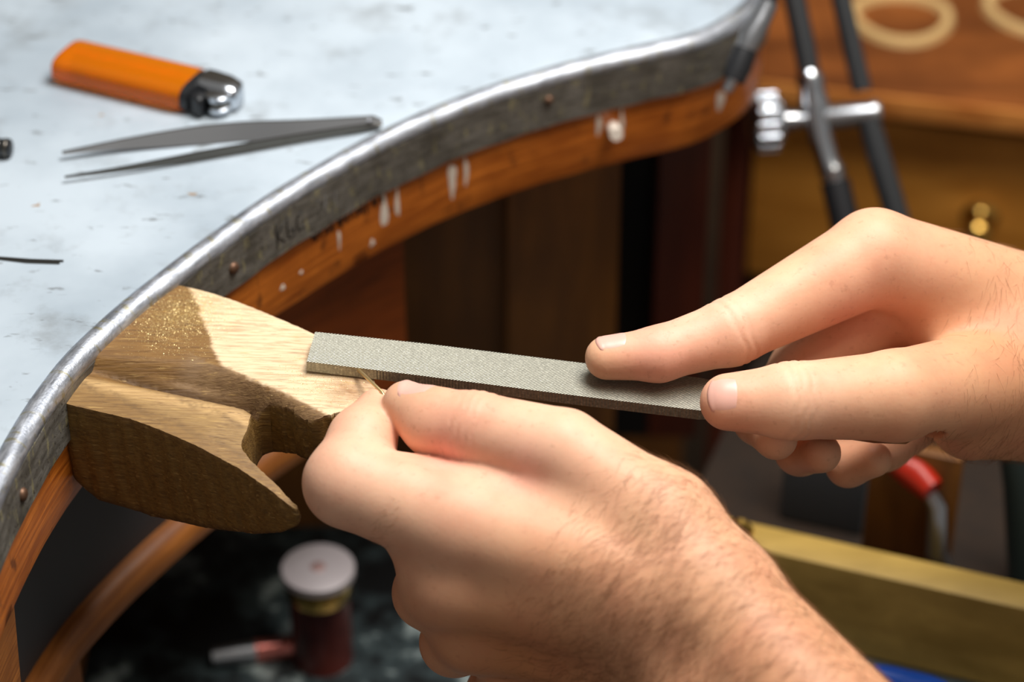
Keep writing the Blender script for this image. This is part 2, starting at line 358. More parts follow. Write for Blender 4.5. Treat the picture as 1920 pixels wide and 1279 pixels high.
for r in range(1, ROWS):
    t = r / ROWS; z = top[:nb, 2] * (1 - t) + bot[:nb, 2] * t
    off = .06 * math.sin(math.pi * t) + rng.normal(0, .012, nb) + .02 * np.sin(np.arange(nb) * .9 + r * .3)
    pq = B + cen_n * off[:, None]; V.append(w3(pq, z)); cur = cnt + np.arange(nb); cnt += nb; wall_pq.append(pq)
    for i in range(nb): F.append((prev[i], cur[i], cur[(i + 1) % nb], prev[(i + 1) % nb]))
    prev = cur
for i in range(nb): F.append((prev[i], bi[i], bi[(i + 1) % nb], prev[(i + 1) % nb]))
if area2 < 0: F[len(ff) * 2:] = [tuple(reversed(f)) for f in F[len(ff) * 2:]]
V = np.concatenate(V)
# wood colour, with some light and shade painted in: dark stained by the bench, freshly sanded on the far prong, worn tan on the near one
lin = lambda *c: np.array(srgb(*c)[:3])
STAIN, CLEAN, TANW, DARKW, CARVE, BURN = lin(128, 92, 42), lin(232, 204, 166), lin(154, 122, 74), lin(84, 58, 26), lin(132, 102, 66), lin(150, 96, 42)
pp, qq = PT[:, 0], PT[:, 1]
wig = .10 * np.sin(qq * 5.1 + 1) + .06 * np.sin(qq * 13 + pp * 3) + rng.normal(0, .05, nt)
qg = pin_groove(pp)
qlight = np.interp(pp, [0, 3.2, 4.8, 6.3, 7.2, 8.2, 9], [1.2, .62, .6, .5, .4, .26, .2]) + .4 * wig
col = np.tile(STAIN, (nt, 1))
def mixc(c, new, f): f = np.clip(f, 0, 1)[:, None]; return c * (1 - f) + new * f
col = mixc(col, CARVE, sm((pp - 2.2) / .8) * (qq < qlight))
col = mixc(col, DARKW, .85 * np.exp(-((qq - qg - .02) / .2) ** 2) * sm((pp + .2) / 1.5))  # painted shade along the bottom of the groove
col = mixc(col, CLEAN, sm((pp - (.63 + (3.42 - qq) * 1.10) + .5 * wig) / .22) * sm((qq - qlight) / .15))
col = mixc(col, BURN, .8 * np.exp(-((pp - 8.3) / .7) ** 2 - ((qq - 2.0) / .9) ** 2) * (.6 + 2.5 * np.abs(wig)))
col = mixc(col, BURN, .5 * np.exp(-((pp - 6.6) / .8) ** 2 - ((qq - 2.9) / .35) ** 2))
near = sm((qg - .25 - qq) / .35); col = mixc(col, TANW, near * .95); col = mixc(col, lin(214, 176, 120), near * np.exp(-((qq - qg + .7) / .35) ** 2) * .7)  # worn tan, then a lighter strip as painted highlight beside the groove
col = mixc(col, STAIN, near * .55 * sm((-1.9 - qq) / .6))
col = mixc(col, lin(120, 92, 54), near * .5 * sm((wig - .06) / .08))
colb = np.tile(DARKW, (nt, 1)); cw = []
for pq in wall_pq:
    c_ = np.tile(lin(126, 94, 42), (nb, 1)); far_ = (pq[:, 1] > 2.5)
    c_[far_] = lin(190, 150, 100); c_ *= rng.uniform(.85, 1.12, (nb, 1)); cw.append(c_)
col = np.concatenate([col, colb] + cw)
m = M('bench_pin_wood', rough=.62); a = m.n('ShaderNodeVertexColor', layer_name='tint'); ang = math.atan2(E1[1], E1[0])
v = m.coords('Object', (1, 14, 14), (0, 0, -ang)); gr = m.noise(v, 62, 6, .62, .25)
c = m.mix(m.ramp(gr, [(.34, g(.5)), (.56, g(0))]), a.outputs['Color'], (.30, .19, .09, 1), 'MULTIPLY')
gr2 = m.noise(m.coords('Object', (1, 12, 12), (0, 0, -ang)), 130, 3)
c = m.mix(m.ramp(gr2, [(.6, g(0)), (.72, g(.55))]), c, srgb(70, 44, 16))
gr3 = m.noise(m.coords('Object', (1, 9, 9), (0, 0, -ang)), 110, 4); c = m.mix(m.ramp(gr3, [(.60, g(0)), (.72, g(.5))]), c, srgb(196, 160, 96))
m.base(c).bump(m.mix(.5, gr2, gr), .8, .06); PINWOOD = m.m
pin = mesh('bench_pin', V, F, PINWOOD, angle=38, col=col)
tag(pin, 'carved wooden bench pin with two prongs, dark stained and freshly sanded, fixed under aluminium edge', 'bench pin')
# gold filings lying on the pin
V, F = [], []
PQ = np.r_[np.c_[rng.normal(.95, .68, 5500), rng.normal(2.3, .95, 5500)], np.c_[rng.uniform(-.3, 3, 1200), rng.uniform(.2, 3.6, 1200)], np.c_[rng.normal(7.4, .9, 1000), rng.normal(1.9, .6, 1000)]]
PQ = PQ[inside(PQ, B)]; ZT = pin_top(PQ[:, 0], PQ[:, 1])
for (p, q), z in zip(PQ, ZT):
    r = rng.uniform(.005, .015); c0 = np.array([*(PO + p * E1 + q * E2), z + r * .5]); R = Matrix.Rotation(rng.uniform(0, 6), 3, Vector(rng.normal(size=3)).normalized())
    k = len(V)
    for d_ in ((1, 0, -.7), (-1, 0, -.7), (0, 1, .7), (0, -1, .7)): V.append(c0 + np.array(R @ Vector(d_)) * r)
    F += [(k, k + 2, k + 1), (k, k + 1, k + 3), (k, k + 3, k + 2), (k + 1, k + 2, k + 3)]
tag(mesh('gold_filings', V, F, M('gold_filings', srgb(255, 232, 168), .35, .5).m, smooth=False), 'fine gold filings sprinkled over the bench pin', 'filings', kind='stuff')

# ------------------------------------------------------------------ the file
fz = -.06; FDROP = .075
a0, a1 = at_z(575, 678, fz), at_z(1160, 750, fz); FX = unit((a1 - a0)[[0, 1, 2]] * (1, 1, 0)); FY = np.array([-FX[1], FX[0], 0]); a1 = at_z(1160, 750, fz - 11 * FDROP); FX = unit(a1 - a0); FY = unit(np.cross(Z3, FX)); FN = np.cross(FX, FY)
file_ = Thing('flat_file', a0 - Z3 * .4, 'flat grey steel hand file resting on the bench pin under the index finger', 'file')
V, F = [], []
ST = [(0, 1.72), (.05, 1.76), (4, 1.86), (9, 1.9), (13.6, 1.86), (14.4, 1.5), (15.0, .9), (15.6, .55), (18.0, .4)]
for x, w_ in ST:
    y0 = (1.8 - w_) / 2 if x > 5 else 0
    for yy, zz in ((y0, -.40), (y0, 0), (y0 + w_, 0), (y0 + w_, -.40)): V.append(a0 + FX * x + FY * yy + FN * zz)
for i in range(len(ST) - 1):
    for k in range(4): F.append((i * 4 + k, (i + 1) * 4 + k, (i + 1) * 4 + (k + 1) % 4, i * 4 + (k + 1) % 4))
F += [(3, 2, 1, 0), tuple((len(ST) - 1) * 4 + k for k in range(4))]
F = [tuple(reversed(f)) for f in F]
m = M('file_steel', metal=.75, rough=.46)
wv = m.n('ShaderNodeTexWave', wave_type='BANDS', bands_direction='X'); wv.inputs['Scale'].default_value = 420
m.l(m.coords('Object', (1, 1, 1), (0, 0, .9)), wv.inputs['Vector'])
nz = m.noise(m.coords('Object', (1, 2.5, 1), (0, 0, .8)), 1100, 3)
c = m.ramp(nz, [(.35, srgb(136, 135, 124)), (.62, srgb(164, 162, 148)), (.74, srgb(214, 210, 194))])
m.base(c).bump(wv.outputs['Fac'], .5, .02); FILE_M = m.m
mesh('blade', V, F, FILE_M, file_, smooth=False)
hb = a0 + FX * 15.2 + FY * .9 - FN * .2
lathe('handle', hb, FX, [(0, .5), (.1, .6), (1.0, .62), (2.5, .75), (4.5, .8), (5.6, .7), (6, .4)], RAIL, 24, thing=file_)

# ------------------------------------------------------------------ gold wire
wa = at_z(652, 676, -.55); wb = at_d(716, 735, 86.35); wc = at_d(742, 778, 86.2)
tag(tube('gold_wire', [wa, .5 * (wa + wb) + Z3 * .02, wb, wc], .06, GOLD, 10), 'thin straight gold wire pinched between thumb and forefinger under the file', 'wire')

# ------------------------------------------------------------------ hands: one smooth skin grown round the bones
def smin(a, b, k): h = np.clip(.5 + .5 * (b - a) / k, 0, 1); return b + (a - b) * h - k * h * (1 - h)
class Field:
    def __init__(s, pts, h):
        P = np.array([p[:3] for p in pts]); R = np.array([p[3] for p in pts])[:, None]
        s.lo = (P - R).min(0) - .6; s.h = h; s.n = np.ceil(((P + R).max(0) + .6 - s.lo) / h).astype(int) + 1
        s.f = np.full(s.n, 9.0, np.float32)
    def group(s, cones, kin, kout):
        P = np.array([c[:3] for e in cones for c in e]); R = np.array([c[3] for e in cones for c in e])[:, None]
        i0 = np.maximum(((P - R).min(0) - 1.3 - s.lo) / s.h, 0).astype(int); i1 = np.minimum(((P + R).max(0) + 1.3 - s.lo) / s.h + 1, s.n).astype(int)
        ax = [(s.lo[k] + s.h * np.arange(i0[k], i1[k])).astype(np.float32) for k in range(3)]
        X, Y, Zc = np.meshgrid(*ax, indexing='ij', sparse=True); d = None
        for a, b in cones:
            A, Bq = np.array(a[:3]), np.array(b[:3]); ab = Bq - A; L = ab @ ab + 1e-9
            t = np.clip(((X - A[0]) * ab[0] + (Y - A[1]) * ab[1] + (Zc - A[2]) * ab[2]) / L, 0, 1)
            e = np.sqrt((X - A[0] - t * ab[0]) ** 2 + (Y - A[1] - t * ab[1]) ** 2 + (Zc - A[2] - t * ab[2]) ** 2) - (a[3] + t * (b[3] - a[3]))
            d = e if d is None else smin(d, e, kin)
        sl = tuple(slice(i0[k], i1[k]) for k in range(3)); s.f[sl] = smin(s.f[sl], d, kout)
    def surface(s):                                                    # naive surface nets
        f = s.f; ins = f < 0; nx, ny, nz = f.shape
        cnt = np.zeros((nx - 1, ny - 1, nz - 1), np.int8)
        for dx in (0, 1):
            for dy in (0, 1):
                for dz in (0, 1): cnt += ins[dx:nx - 1 + dx, dy:ny - 1 + dy, dz:nz - 1 + dz]
        act = (cnt > 0) & (cnt < 8); I = np.argwhere(act); idx = -np.ones(act.shape, int); idx[act] = np.arange(len(I))
        acc = np.zeros((len(I), 3)); num = np.zeros(len(I))
        cor = [(a, b, c) for a in (0, 1) for b in (0, 1) for c in (0, 1)]
        for a in cor:
            for k in range(3):
                if a[k]: continue
                b = list(a); b[k] = 1
                fa = f[I[:, 0] + a[0], I[:, 1] + a[1], I[:, 2] + a[2]]; fb = f[I[:, 0] + b[0], I[:, 1] + b[1], I[:, 2] + b[2]]
                cr = (fa < 0) != (fb < 0); t = np.where(cr, fa / np.where(fa == fb, 1, fa - fb), 0)
                pt = np.array(a, float)[None].repeat(len(I), 0); pt[:, k] += t; acc[cr] += pt[cr]; num[cr] += 1
        V = s.lo + s.h * (I + acc / num[:, None]); F = []
        for k in range(3):
            sl0 = [slice(1, -1)] * 3; sl0[k] = slice(0, -1); sl1 = [slice(1, -1)] * 3; sl1[k] = slice(1, None)
            a, b = ins[tuple(sl0)], ins[tuple(sl1)]; E = np.argwhere(a != b); E0 = E + 1; E0[:, k] -= 1
            fl = a[E[:, 0], E[:, 1], E[:, 2]]; u_, v_ = (k + 1) % 3, (k + 2) % 3; Q = []
            for du, dv in ((1, 1), (0, 1), (0, 0), (1, 0)):
                c = E0.copy(); c[:, u_] -= du; c[:, v_] -= dv; Q.append(idx[c[:, 0], c[:, 1], c[:, 2]])
            Q = np.stack(Q, 1); Q[~fl] = Q[~fl][:, ::-1]; F.append(Q)
        F = np.concatenate(F); return V, F
def vnormals(V, F):
    a, b, c, d = (V[F[:, i]] for i in range(4)); fn = np.cross(c - a, d - b); n = np.zeros_like(V)
    for i in range(4): np.add.at(n, F[:, i], fn)
    return n / (np.linalg.norm(n, axis=1)[:, None] + 1e-12)
def relax(V, F, it, lam=.5):
    E = np.concatenate([F[:, [0, 1]], F[:, [1, 2]], F[:, [2, 3]], F[:, [3, 0]]])
    for _ in range(it):
        acc = np.zeros_like(V); num = np.zeros(len(V))
        np.add.at(acc, E[:, 0], V[E[:, 1]]); np.add.at(num, E[:, 0], 1); np.add.at(acc, E[:, 1], V[E[:, 0]]); np.add.at(num, E[:, 1], 1)
        V = V + lam * (acc / num[:, None] - V)
    return V
J = lambda u, v, d, r: (*at_d(u, v, d), r)
m = M('skin', rough=.52, Specular_IOR_Level=.35); a = m.n('ShaderNodeVertexColor', layer_name='tint'); v = m.coords()
c = m.mix(m.ramp(m.noise(v, 55, 5, .6), [(.35, g(.28)), (.62, g(0))]), a.outputs['Color'], srgb(196, 118, 92))
c = m.mix(m.ramp(m.noise(v, 420, 2), [(.6, g(0)), (.75, g(.20))]), c, srgb(150, 92, 66))
vor = m.n('ShaderNodeTexVoronoi'); vor.inputs['Scale'].default_value = 750; m.l(m.coords('Object', (1, 1, 1)), vor.inputs['Vector'])
m.base(c).bump(m.mix(.5, vor.outputs['Distance'], m.noise(v, 300, 4)), .28, .02)
m.b.inputs['Subsurface Weight'].default_value = .25; m.b.inputs['Subsurface Radius'].default_value = (.010, .0045, .0025); m.b.inputs['Subsurface Scale'].default_value = .35
SKIN = m.m
NAIL = M('fingernail', srgb(228, 178, 162), .38, Subsurface_Weight=.15).m
NAIL.node_tree.nodes['Principled BSDF'].inputs['Subsurface Radius'].default_value = (.006, .003, .002)
m = M('arm_hair', srgb(132, 88, 52), .6); ARMHAIR = m.m
TAN_, PINK, PALE, WARM = lin(230, 180, 144), lin(240, 166, 148), lin(244, 202, 178), lin(196, 126, 76)
def make_hand(label, groups, tints, creases, h=.1, carve=None):
    pts = [p for gr_ in groups for e in gr_[0] for p in e]; fld = Field(pts, h)
    for cones, kin, kout in groups: fld.group(cones, kin, kout)
    if carve: keep = fld.f.copy(); fld.f[:] = 9; fld.group([carve], .1, .1); fld.f = np.maximum(keep, -fld.f)
    V, F = fld.surface(); V = relax(V, F, 3); N = vnormals(V, F)
    disp = np.zeros(len(V))
    for (pt, ax, wd, dp, rad) in creases:
        s_ = (V - pt) @ unit(ax); rr = np.linalg.norm(V - pt, axis=1)
        s_ = s_ + .05 * np.sin(3.1 * (V @ np.array([1.3, .7, 1.9])))
        disp -= dp * np.exp(-(s_ / wd) ** 2) * np.clip((rad - rr) / (.35 * rad), 0, 1)
    V = V + N * disp[:, None]
    col = np.tile(TAN_, (len(V), 1))
    for (pt, rad, c, f) in tints:
        d = np.linalg.norm(V - np.asarray(pt)[:3], axis=1); col = mixc(col, c, f * np.exp(-(d / rad) ** 2))
    o = mesh('person_hand', V, F, SKIN, col=col); tag(o, label, 'hand')
    bv = BVHTree.FromPolygons([Vector(q) for q in V], [tuple(f) for f in F])
    return o, V, N, bv
def nail(hand, bv, c, nrm, ax, length, width, tip=0.0):
    nrm = unit(nrm); ax = unit(np.asarray(ax) - nrm * (np.asarray(ax) @ nrm)); b = np.cross(nrm, ax); n = 13; top = {}; V, F = [], []
    for i in range(n):
        for j in range(n):
            x, y = 2 * i / (n - 1) - 1, 2 * j / (n - 1) - 1
            x2, y2 = x * math.sqrt(1 - .42 * y * y), y * math.sqrt(1 - .30 * x * x)
            o_ = np.asarray(c) + ax * x2 * length / 2 + b * y2 * width / 2
            hit = bv.ray_cast(Vector(o_ + nrm * 1.2), Vector(-nrm), 3.0)[0]
            if hit is None or (V and abs((np.array(hit) - np.asarray(c)) @ nrm) > 1.0): hit = Vector(V[-1]) if V else Vector(o_)
            e = max(abs(x), abs(y)); lift = .035 * (1 - e ** 6) - .02 + (.03 if x > .8 else 0)
            V.append(np.array(hit) + nrm * lift)
    k = n * n; V += [p - nrm * .05 for p in V]
    for i in range(n - 1):
        for j in range(n - 1):
            q = (i * n + j, (i + 1) * n + j, (i + 1) * n + j + 1, i * n + j + 1); F.append(q); F.append(tuple(k + t for t in reversed(q)))
    per = [(i, 0) for i in range(n)] + [(n - 1, j) for j in range(1, n)] + [(i, n - 1) for i in range(n - 2, -1, -1)] + [(0, j) for j in range(n - 2, 0, -1)]
    for t in range(len(per)):
        p, q = per[t], per[(t + 1) % len(per)]; i0, i1 = p[0] * n + p[1], q[0] * n + q[1]; F.append((i1, i0, k + i0, k + i1))
    return mesh('nail', V, F, NAIL, parent=hand, angle=60)
def hair(hand, V, N, mask, flow, count, lmin, lmax, rad=.0036):
    ids = np.where(mask)[0]; vs_, fs = [], []
    for i in rng.choice(ids, count):
        n = N[i]; d = unit(flow(V[i]) + rng.normal(0, .28, 3)); d = unit(d - n * (d @ n)); L = rng.uniform(lmin, lmax); sd = unit(np.cross(n, d))
        p = V[i] + rng.normal(0, .04, 3) * (1 - np.abs(n)); bend = rng.normal(0, .25); k = len(vs_)
        for j in range(4):
            t = j / 3; c = p + d * L * t + sd * bend * L * t * t + n * (.10 * L * math.sin(2.4 * t) - .01); r = rad * (1 - .75 * t)
            vs_ += [c + sd * r, c - sd * r, c + n * r * 1.6]
        for j in range(3):
            for e in range(3): fs.append((k + 3 * j + e, k + 3 * j + (e + 1) % 3, k + 3 * j + 3 + (e + 1) % 3, k + 3 * j + 3 + e))
    o = mesh('arm_hair', vs_, fs, ARMHAIR, parent=hand); o['kind'] = 'stuff'; o['label'] = 'short brown hairs'; return o

# hand holding the wire
iM, iP, iD, iT = J(862, 985, 83.9, 1.62), J(654, 905, 84.6, 1.48), J(680, 825, 85.8, 1.14), J(708, 772, 86.8, .8)
tM, tI, tD, tT = J(1055, 850, 83.8, 1.48), J(892, 804, 84.8, 1.22), J(812, 790, 85.4, 1.13), J(761, 758, 85.9, .8)
mM, rM, pM = J(855, 1092, 84.6, 1.4), J(895, 1183, 86, 1.3), J(970, 1262, 87.2, 1.15)
palm = [(iM, J(1290, 1120, 81.8, 1.85)), (mM, J(1300, 1180, 81.8, 1.85)), (rM, J(1310, 1240, 82.8, 1.8)), (pM, J(1330, 1290, 83.8, 1.7)),
        (tM, J(1240, 985, 83, 1.75)), (J(935, 932, 84.4, 1.12), J(1230, 1010, 83, 1.6)), (J(788, 1012, 85.0, 1.14), J(835, 1090, 85.2, 1.28)), (J(770, 915, 84.8, 1.1), J(935, 935, 84.5, 1.15)), (J(1240, 985, 83, 1.75), J(1340, 1115, 82, 2.0)),
        (J(1340, 1130, 82, 2.05), J(1640, 1500, 78, 2.9)), (J(1270, 1225, 82.6, 2.1), J(1520, 1560, 79, 2.9)),
        (J(1640, 1500, 78, 2.9), J(1860, 1790, 75, 3.6)), (J(1520, 1560, 79, 2.9), J(1740, 1860, 76, 3.6))]
mP, mD, mT = J(806, 1112, 86.4, 1.22), J(850, 1010, 89.6, .85), J(905, 965, 88.8, .7)
rP, rD, rT = J(852, 1205, 88.0, 1.15), J(895, 1110, 91, .8), J(935, 1060, 90.2, .65)
pP, pD, pT = J(922, 1295, 90, .85), J(955, 1210, 91.5, .72), J(990, 1160, 91, .6)
groups = [(palm, .8, .5), ([(mM, mP), (mP, mD), (mD, mT)], .3, .8), ([(rM, rP), (rP, rD), (rD, rT)], .3, .7), ([(pM, pP), (pP, pD), (pD, pT)], .3, .3),
          ([(iM, iP), (iP, iD), (iD, iT)], .3, .42), ([(tM, tI), (tI, tD), (tD, tT)], .3, .12)]
a3 = lambda p: np.array(p[:3])
tints = [(iP, 2.2, PALE, .7), (tI, 1.8, PINK, .55), (tM, 2.2, PALE, .6), (iM, 2.6, PALE, .6), (iD, 1.1, PINK, .5), (tT, .8, lin(214, 178, 146), .8), (iT, .8, lin(220, 176, 152), .7),
         (J(1500, 1350, 80, 1), 6, WARM, .5), (J(1000, 1230, 84, 1), 4.2, WARM, .85), (J(830, 850, 84, 1), .8, PINK, .7), (J(990, 880, 83, 1), .9, PINK, .5)]
cre = []
tax = a3(tI) - a3(tM)
for dx, dp in ((-.4, .03), (-.1, .045), (.18, .05), (.48, .035)): cre.append((a3(tI) + unit(tax) * dx, tax, .07, dp, 1.6))
cre += [(a3(iD), a3(iT) - a3(iD), .07, .03, 1.1), (a3(iD) - unit(a3(iD) - a3(iP)) * .8, a3(iD) - a3(iP), .07, .03, 1.2)]
hL, VL, NL, bvL = make_hand("person's left hand pinching a thin gold wire between thumb and bent forefinger", groups, tints, cre)
nail(hL, bvL, at_d(786, 737, 85.5), UP * .8 + RT * -.05 + FW * .12 + Z3 * .3, a3(tT) - a3(tI), 1.35, 1.35)
cam_side = (NL @ -FW) > -.15
dI = np.linalg.norm(VL - a3(tI), axis=1)
ax0, ax1 = a3(J(1000, 1050, 83, 1)), a3(J(1600, 1500, 78, 1)); tt = (VL - ax0) @ (ax1 - ax0) / ((ax1 - ax0) @ (ax1 - ax0))
def flow_l(p): return RT * -.75 - UP * .65
prob = np.clip((tt + .02) / .25, 0, 1)
hair(hL, VL, NL, cam_side & (rng.random(len(VL)) < prob ** 1.5) & (tt < .95), flow_l, 5200, .55, 1.2)
pxm = (VL - a3(iM)); md = np.linalg.norm(VL - .5 * (a3(iM) + a3(iP)), axis=1)
hair(hL, VL, NL, cam_side & (md < 1.6) & ((NL @ UP) < .2), lambda p: RT * -.8 - UP * .4, 70, .2, .4, .0028)

# hand pressing the file
iM, iP, iD, iT = J(1640, 482, 90.4, 1.68), J(1372, 622, 88.8, 1.15), J(1235, 664, 88.25, .93), J(1138, 671, 88.2, .77)
tM, tI, tT = J(1680, 742, 87.4, 1.55), J(1482, 752, 86.3, 1.28), J(1366, 754, 86.35, .98)
mM, rM, pM = J(1690, 560, 92.5, 1.5), J(1745, 640, 94, 1.4), J(1800, 720, 94.5, 1.3)
mP, mD, mT = J(1500, 690, 92, 1.05), J(1425, 785, 90, .92), J(1455, 822, 88.2, .76)
rP, rD, rT = J(1570, 775, 93, 1.0), J(1500, 845, 90.6, .86), J(1540, 850, 89, .7)
pP, pD, pT = J(1660, 835, 93, .9), J(1590, 872, 91, .76), J(1640, 862, 90, .62)
palm = [(iM, J(1945, 592, 93, 2.1)), (mM, J(1950, 640, 94, 2.1)), (rM, J(1960, 690, 94.5, 2.0)), (pM, J(1960, 740, 94.5, 1.9)), (tM, J(1890, 715, 91, 2.0)),
        (J(1770, 600, 91.5, 1.4), J(1900, 650, 91.5, 2.0)), (J(1820, 785, 91, 1.5), J(1960, 760, 93, 1.9)),
        (J(1930, 610, 93, 2.1), J(2400, 760, 97, 3.2)), (J(1920, 740, 92, 2.0), J(2400, 880, 96, 3.0))]
groups = [(palm, .8, .5), ([(mM, mP), (mP, mD), (mD, mT)], .3, .25), ([(rM, rP), (rP, rD), (rD, rT)], .3, .22), ([(pM, pP), (pP, pD), (pD, pT)], .3, .22),
          ([(iM, iP), (iP, iD), (iD, iT)], .35, .3), ([(tM, tI), (tI, tT)], .35, .3)]
tints = [(iD, 1.7, PINK, .75), (iP, 2.0, PALE, .6), (iM, 2.2, PINK, .4), (tT, 1.0, PINK, .6), (tI, 1.8, PALE, .55), (iT, .7, lin(206, 168, 130), .7),
         (J(1900, 680, 90, 1), 5, WARM, .6), (J(1600, 640, 89, 1), 1.6, PINK, .6)]
tax = a3(tI) - a3(tM); cre = [(a3(tI) + unit(tax) * dx, tax, .07, .05, 1.8) for dx in (-.3, 0, .3)]
iax = a3(iP) - a3(iM); cre += [(a3(iP) + unit(iax) * dx, iax, .07, .045, 1.6) for dx in (-.2, .15)]
hR, VR, NR, bvR = make_hand("person's right hand pressing a straight index finger on top of the flat file", groups, tints, cre, carve=((*(hb - FX * 1.2), .85), (*(hb + FX * 5.9), 1.0)))
nail(hR, bvR, at_d(1148, 644, 88.0), UP * .74 - FW * .62 + RT * -.08, a3(iT) - a3(iD), 1.15, 1.15)
nail(hR, bvR, at_d(1362, 745, 86), -FW * .9 + UP * .25 + RT * -.3, a3(tT) - a3(tI), 1.15, 1.3)
ax0, ax1 = a3(J(1720, 560, 90, 1)), a3(J(2000, 640, 92, 1)); tt = (VR - ax0) @ (ax1 - ax0) / ((ax1 - ax0) @ (ax1 - ax0))
hair(hR, VR, NR, ((NR @ -FW) > -.4) & (rng.random(len(VR)) < np.clip(tt / .7, 0, 1) ** 1.3) & (tt < 2.2), lambda p: RT * -.25 - UP * .95, 2200, .5, 1.1)

# ------------------------------------------------------------------ things on the bench top
# orange lighter
lA, lB = at_z(122, 112, .55), at_z(366, 170, .55); lx = unit((lB - lA) * (1, 1, 0)); ly = np.array([-lx[1], lx[0], 0])
li = Thing('lighter', (*lA[:2], 0), 'translucent orange plastic lighter with metal hood lying on white bench top', 'lighter')
L0 = np.array([*lA[:2], 0.0])
def loft(name, secs, mat, n=28, e=3.2, **k):                             # secs: (x, half width y, half height z, centre y, centre z)
    V, F = [], []
    for x, hw, hh, cy, cz in secs:
        for i in range(n):
            a = 2 * math.pi * i / n; c_, s_ = math.cos(a), math.sin(a)
            V.append(L0 + lx * x + ly * (cy + hw * np.sign(c_) * abs(c_) ** (2 / e)) + Z3 * (cz + hh * np.sign(s_) * abs(s_) ** (2 / e)))
    for j in range(len(secs) - 1):
        for i in range(n): F.append((j * n + i, j * n + (i + 1) % n, (j + 1) * n + (i + 1) % n, (j + 1) * n + i))
    F.append(tuple(range(n - 1, -1, -1))); F.append(tuple((len(secs) - 1) * n + i for i in range(n)))
    return mesh(name, V, F, mat, li, angle=45, **k)
LEN = np.linalg.norm((lB - lA)[:2])
m = M('orange_translucent', srgb(246, 140, 8), .16); m.b.inputs['Transmission Weight'].default_value = .6; m.b.inputs['IOR'].default_value = 1.4
m.b.inputs['Subsurface Weight'].default_value = .0
loft('body', [(0, 1.02, .48, 0, .58), (.08, 1.14, .55, 0, .58), (.3, 1.18, .58, 0, .58), (LEN - .5, 1.18, .58, 0, .58), (LEN - .15, 1.14, .56, 0, .58), (LEN - .1, 1.05, .5, 0, .58)], m.m)
box('divider', L0, lx, ly, Z3, (.5, -.12, .12), (LEN - .6, .12, 1.05), M('deep_orange', srgb(226, 90, 8), .4).m, .04, thing=li)
loft('collar', [(LEN - .12, 1.1, .54, 0, .57), (LEN + .22, 1.1, .54, 0, .57), (LEN + .26, 1.0, .48, 0, .57)], BLACK)
loft('hood', [(LEN + .15, .66, .56, .45, .58), (LEN + .5, .66, .57, .45, .58), (LEN + 1.25, .62, .56, .4, .57), (LEN + 1.75, .5, .5, .32, .55), (LEN + 1.9, .3, .36, .25, .52)], CHROME, e=4)
for dz in (.30, .82):
    lathe('wheel', L0 + lx * (LEN + 1.25) + ly * -.35 + Z3 * (dz - .13), Z3, [(0, .42), (.05, .5), (.22, .5), (.27, .42)], CHROME, 28, thing=li)
lathe('striker', L0 + lx * (LEN + 1.25) + ly * -.35 + Z3 * .38, Z3, [(0, .42), (.36, .42)], DSTEEL, 24, thing=li)
loft('lever', [(LEN + .35, .28, .42, -.72, .52), (LEN + .55, .34, .46, -.74, .52), (LEN + .78, .34, .46, -.80, .52), (LEN + .88, .26, .38, -.82, .52)], BLACK, e=5)
# tweezers
tw = Thing('tweezers', at_z(720, 222, 0), 'slim steel tweezers lying open on the white bench top beside the lighter', 'tweezers')
def arm(name, pts, mat, hs=1.0, lean=0.0, cz0=.48):
    pts = np.array(pts, float); P, T = spline(pts[:, :2], 40); hz = np.interp(T / T[-1], np.linspace(0, 1, 8), [.30, .36, .42, .46, .44, .32, .18, .05]) * hs * np.clip(T / T[-1] / .012 + .3, 0, 1)
    cz = np.interp(T / T[-1], [0, 1], [cz0, cz0]); V, F = [], []
    tn = np.gradient(P, axis=0); tn /= np.linalg.norm(tn, axis=1)[:, None]
    for i in range(40):
        nn = np.array([-tn[i, 1], tn[i, 0]]) * .055
        for sg, zz in ((1, -1), (1, 1), (-1, 1), (-1, -1)): V.append((*(P[i] + sg * nn - lean * zz * hz[i] * np.array([-tn[i, 1], tn[i, 0]])), cz[i] + zz * hz[i]))
    for i in range(39):
        for k in range(4): F.append((i * 4 + k, i * 4 + (k + 1) % 4, i * 4 + 4 + (k + 1) % 4, i * 4 + 4 + k))
    F += [(3, 2, 1, 0), (156, 157, 158, 159)]
    return mesh(name, V, F, mat, tw, angle=35)
e0 = at_z(716, 222, .5)[:2]; t1 = at_z(116, 279, .5)[:2]; t2 = at_z(120, 322, .5)[:2]; u0 = unit(t1 - e0); pr = np.array([u0[1], -u0[0]]) * -1
arm('arm', [e0 + (0, .05), e0 * .75 + t1 * .25 + (0, .12), e0 * .5 + t1 * .5 + (0, .35), e0 * .2 + t1 * .8 + (0, .25), t1], STEEL, .64, .75, .32)
arm('arm', [e0 - (0, .06), e0 * .75 + t2 * .25 - (0, .05), e0 * .5 + t2 * .5 - (0, .10), e0 * .2 + t2 * .8 - (0, .12), t2], DSTEEL, .5, -.2, .26)  # darker steel paints the shade on the arm facing down
lathe('hinge', np.array([*(e0 + u0 * .5), .1]), Z3, [(0, .1), (.35, .1)], STEEL, 12, thing=tw)
